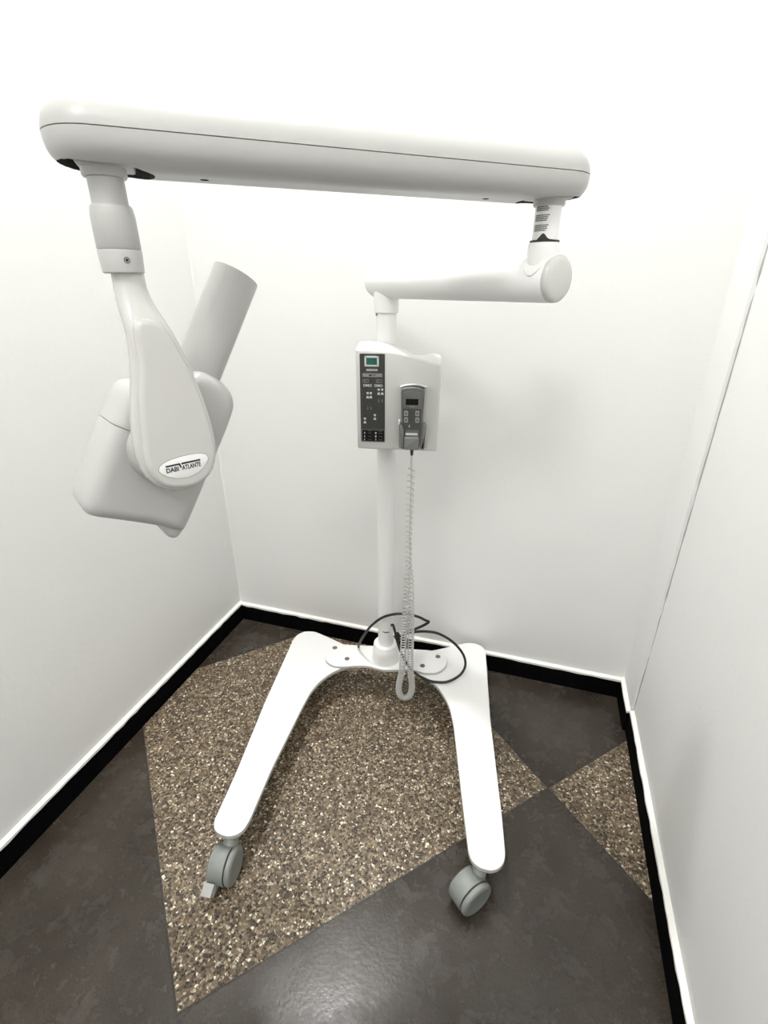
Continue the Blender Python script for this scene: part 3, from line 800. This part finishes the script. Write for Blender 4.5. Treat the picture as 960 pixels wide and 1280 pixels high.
def pitch(s):
    d = abs(s - sB)
    if s < sB:
        tab = ((0, .0060), (.09, .0060), (.14, .0100), (.30, .0105), (.42, .0140), (.60, .0170), (.9, .0190))
    else:
        tab = ((0, .0060), (.09, .0060), (.14, .0100), (.30, .0105), (.42, .0150), (.60, .0200), (.9, .05))
    for (a, x), (b2, y) in zip(tab, tab[1:]):
        if a <= d <= b2: return x + (y - x) * (d - a) / (b2 - a)
    return tab[-1][1]
cp = []; s = 0.0; ang = 0.0
pt0, tg = at_len(0); _, ux, uy = frame(tg)
while s < TOT:
    p_, tg = at_len(s)
    ux = (ux - tg * ux.dot(tg)).normalized(); uy = tg.cross(ux)
    amp = .0094 * min(1, max(0, (s - .028) / .02))
    d = s - sB
    if d > .50: amp *= max(0, 1 - (d - .50) / .09)
    cp.append(p_ + (ux * math.cos(ang) + uy * math.sin(ang)) * amp)
    ang += 2 * PI / 11; s += pitch(s) / 11
cp.append(pp[-1])
obj('coiled_cord', sweep(cp, .0022, 6), CORD, hs, smooth=180, label='white coiled cord')

# ------------------------------------------------------------------ black power cable looped round the column
c1 = [(-.600, 1.545, .006), (-.575, 1.50, .010), (-.553, 1.44, .06), (-.549, 1.411, .11), (-.526, 1.365, .185), (-.494, 1.33, .258), (-.456, 1.312, .326), (-.413, 1.315, .368), (-.359, 1.325, .386),
      (-.305, 1.335, .381), (-.272, 1.341, .366), (-.262, 1.344, .360), (-.275, 1.341, .347), (-.300, 1.341, .327), (-.334, 1.345, .299), (-.363, 1.345, .275)]
c2 = [(-.362, 1.34, .276), (-.344, 1.351, .285), (-.318, 1.362, .290), (-.283, 1.374, .292), (-.242, 1.384, .288), (-.204, 1.388, .273), (-.169, 1.386, .251), (-.140, 1.377, .223), (-.128, 1.365, .196),
      (-.132, 1.350, .173), (-.148, 1.334, .156), (-.178, 1.316, .1425), (-.209, 1.304, .1415), (-.245, 1.297, .146), (-.289, 1.296, .165), (-.324, 1.302, .194), (-.351, 1.315, .230), (-.371, 1.331, .266),
      (-.383, 1.342, .300), (-.389, 1.346, .315), (-.396, 1.348, .312)]
pw = empty('power_cable', (-.371, 1.331, .27), label='black power cable looped around the foot of the column over the base plate', category='cable')
obj('cable', sweep(catmull(c1 + c2[1:], 8), .0046, 8), RUBBER, pw, smooth=180)
obj('plug', join(lathe((-.372, 1.338, .292), (.2, .05, -1), [(0, .005), (.004, .008), (.030, .008), (.036, .0045)], 16), lathe((-.372, 1.338, .272), (1, -.1, .25), [(-.008, .006), (.02, .0065), (.028, .004)], 14)), RUBBER, pw)

# ------------------------------------------------------------------ camera, world, colour
cam = bpy.data.cameras.new('camera'); co = bpy.data.objects.new('camera', cam); COL.objects.link(co)
cam.sensor_fit = 'VERTICAL'; cam.sensor_height = 36.0; cam.lens = 36.0 * 610 / 1280; cam.clip_start = 0.02
co.location = (0, 0, 1.4); co.rotation_euler = (math.radians(90 - 24.7), 0, math.radians(17.45))
S.camera = co
w = bpy.data.worlds.new('world'); S.world = w; w.use_nodes = True
w.node_tree.nodes['Background'].inputs[0].default_value = (1, 1, 1, 1); w.node_tree.nodes['Background'].inputs[1].default_value = 0.0
S.view_settings.view_transform = 'Standard'; S.view_settings.look = 'None'; S.view_settings.gamma = 1; S.view_settings.use_curve_mapping = False
S.view_settings.exposure = 0.2
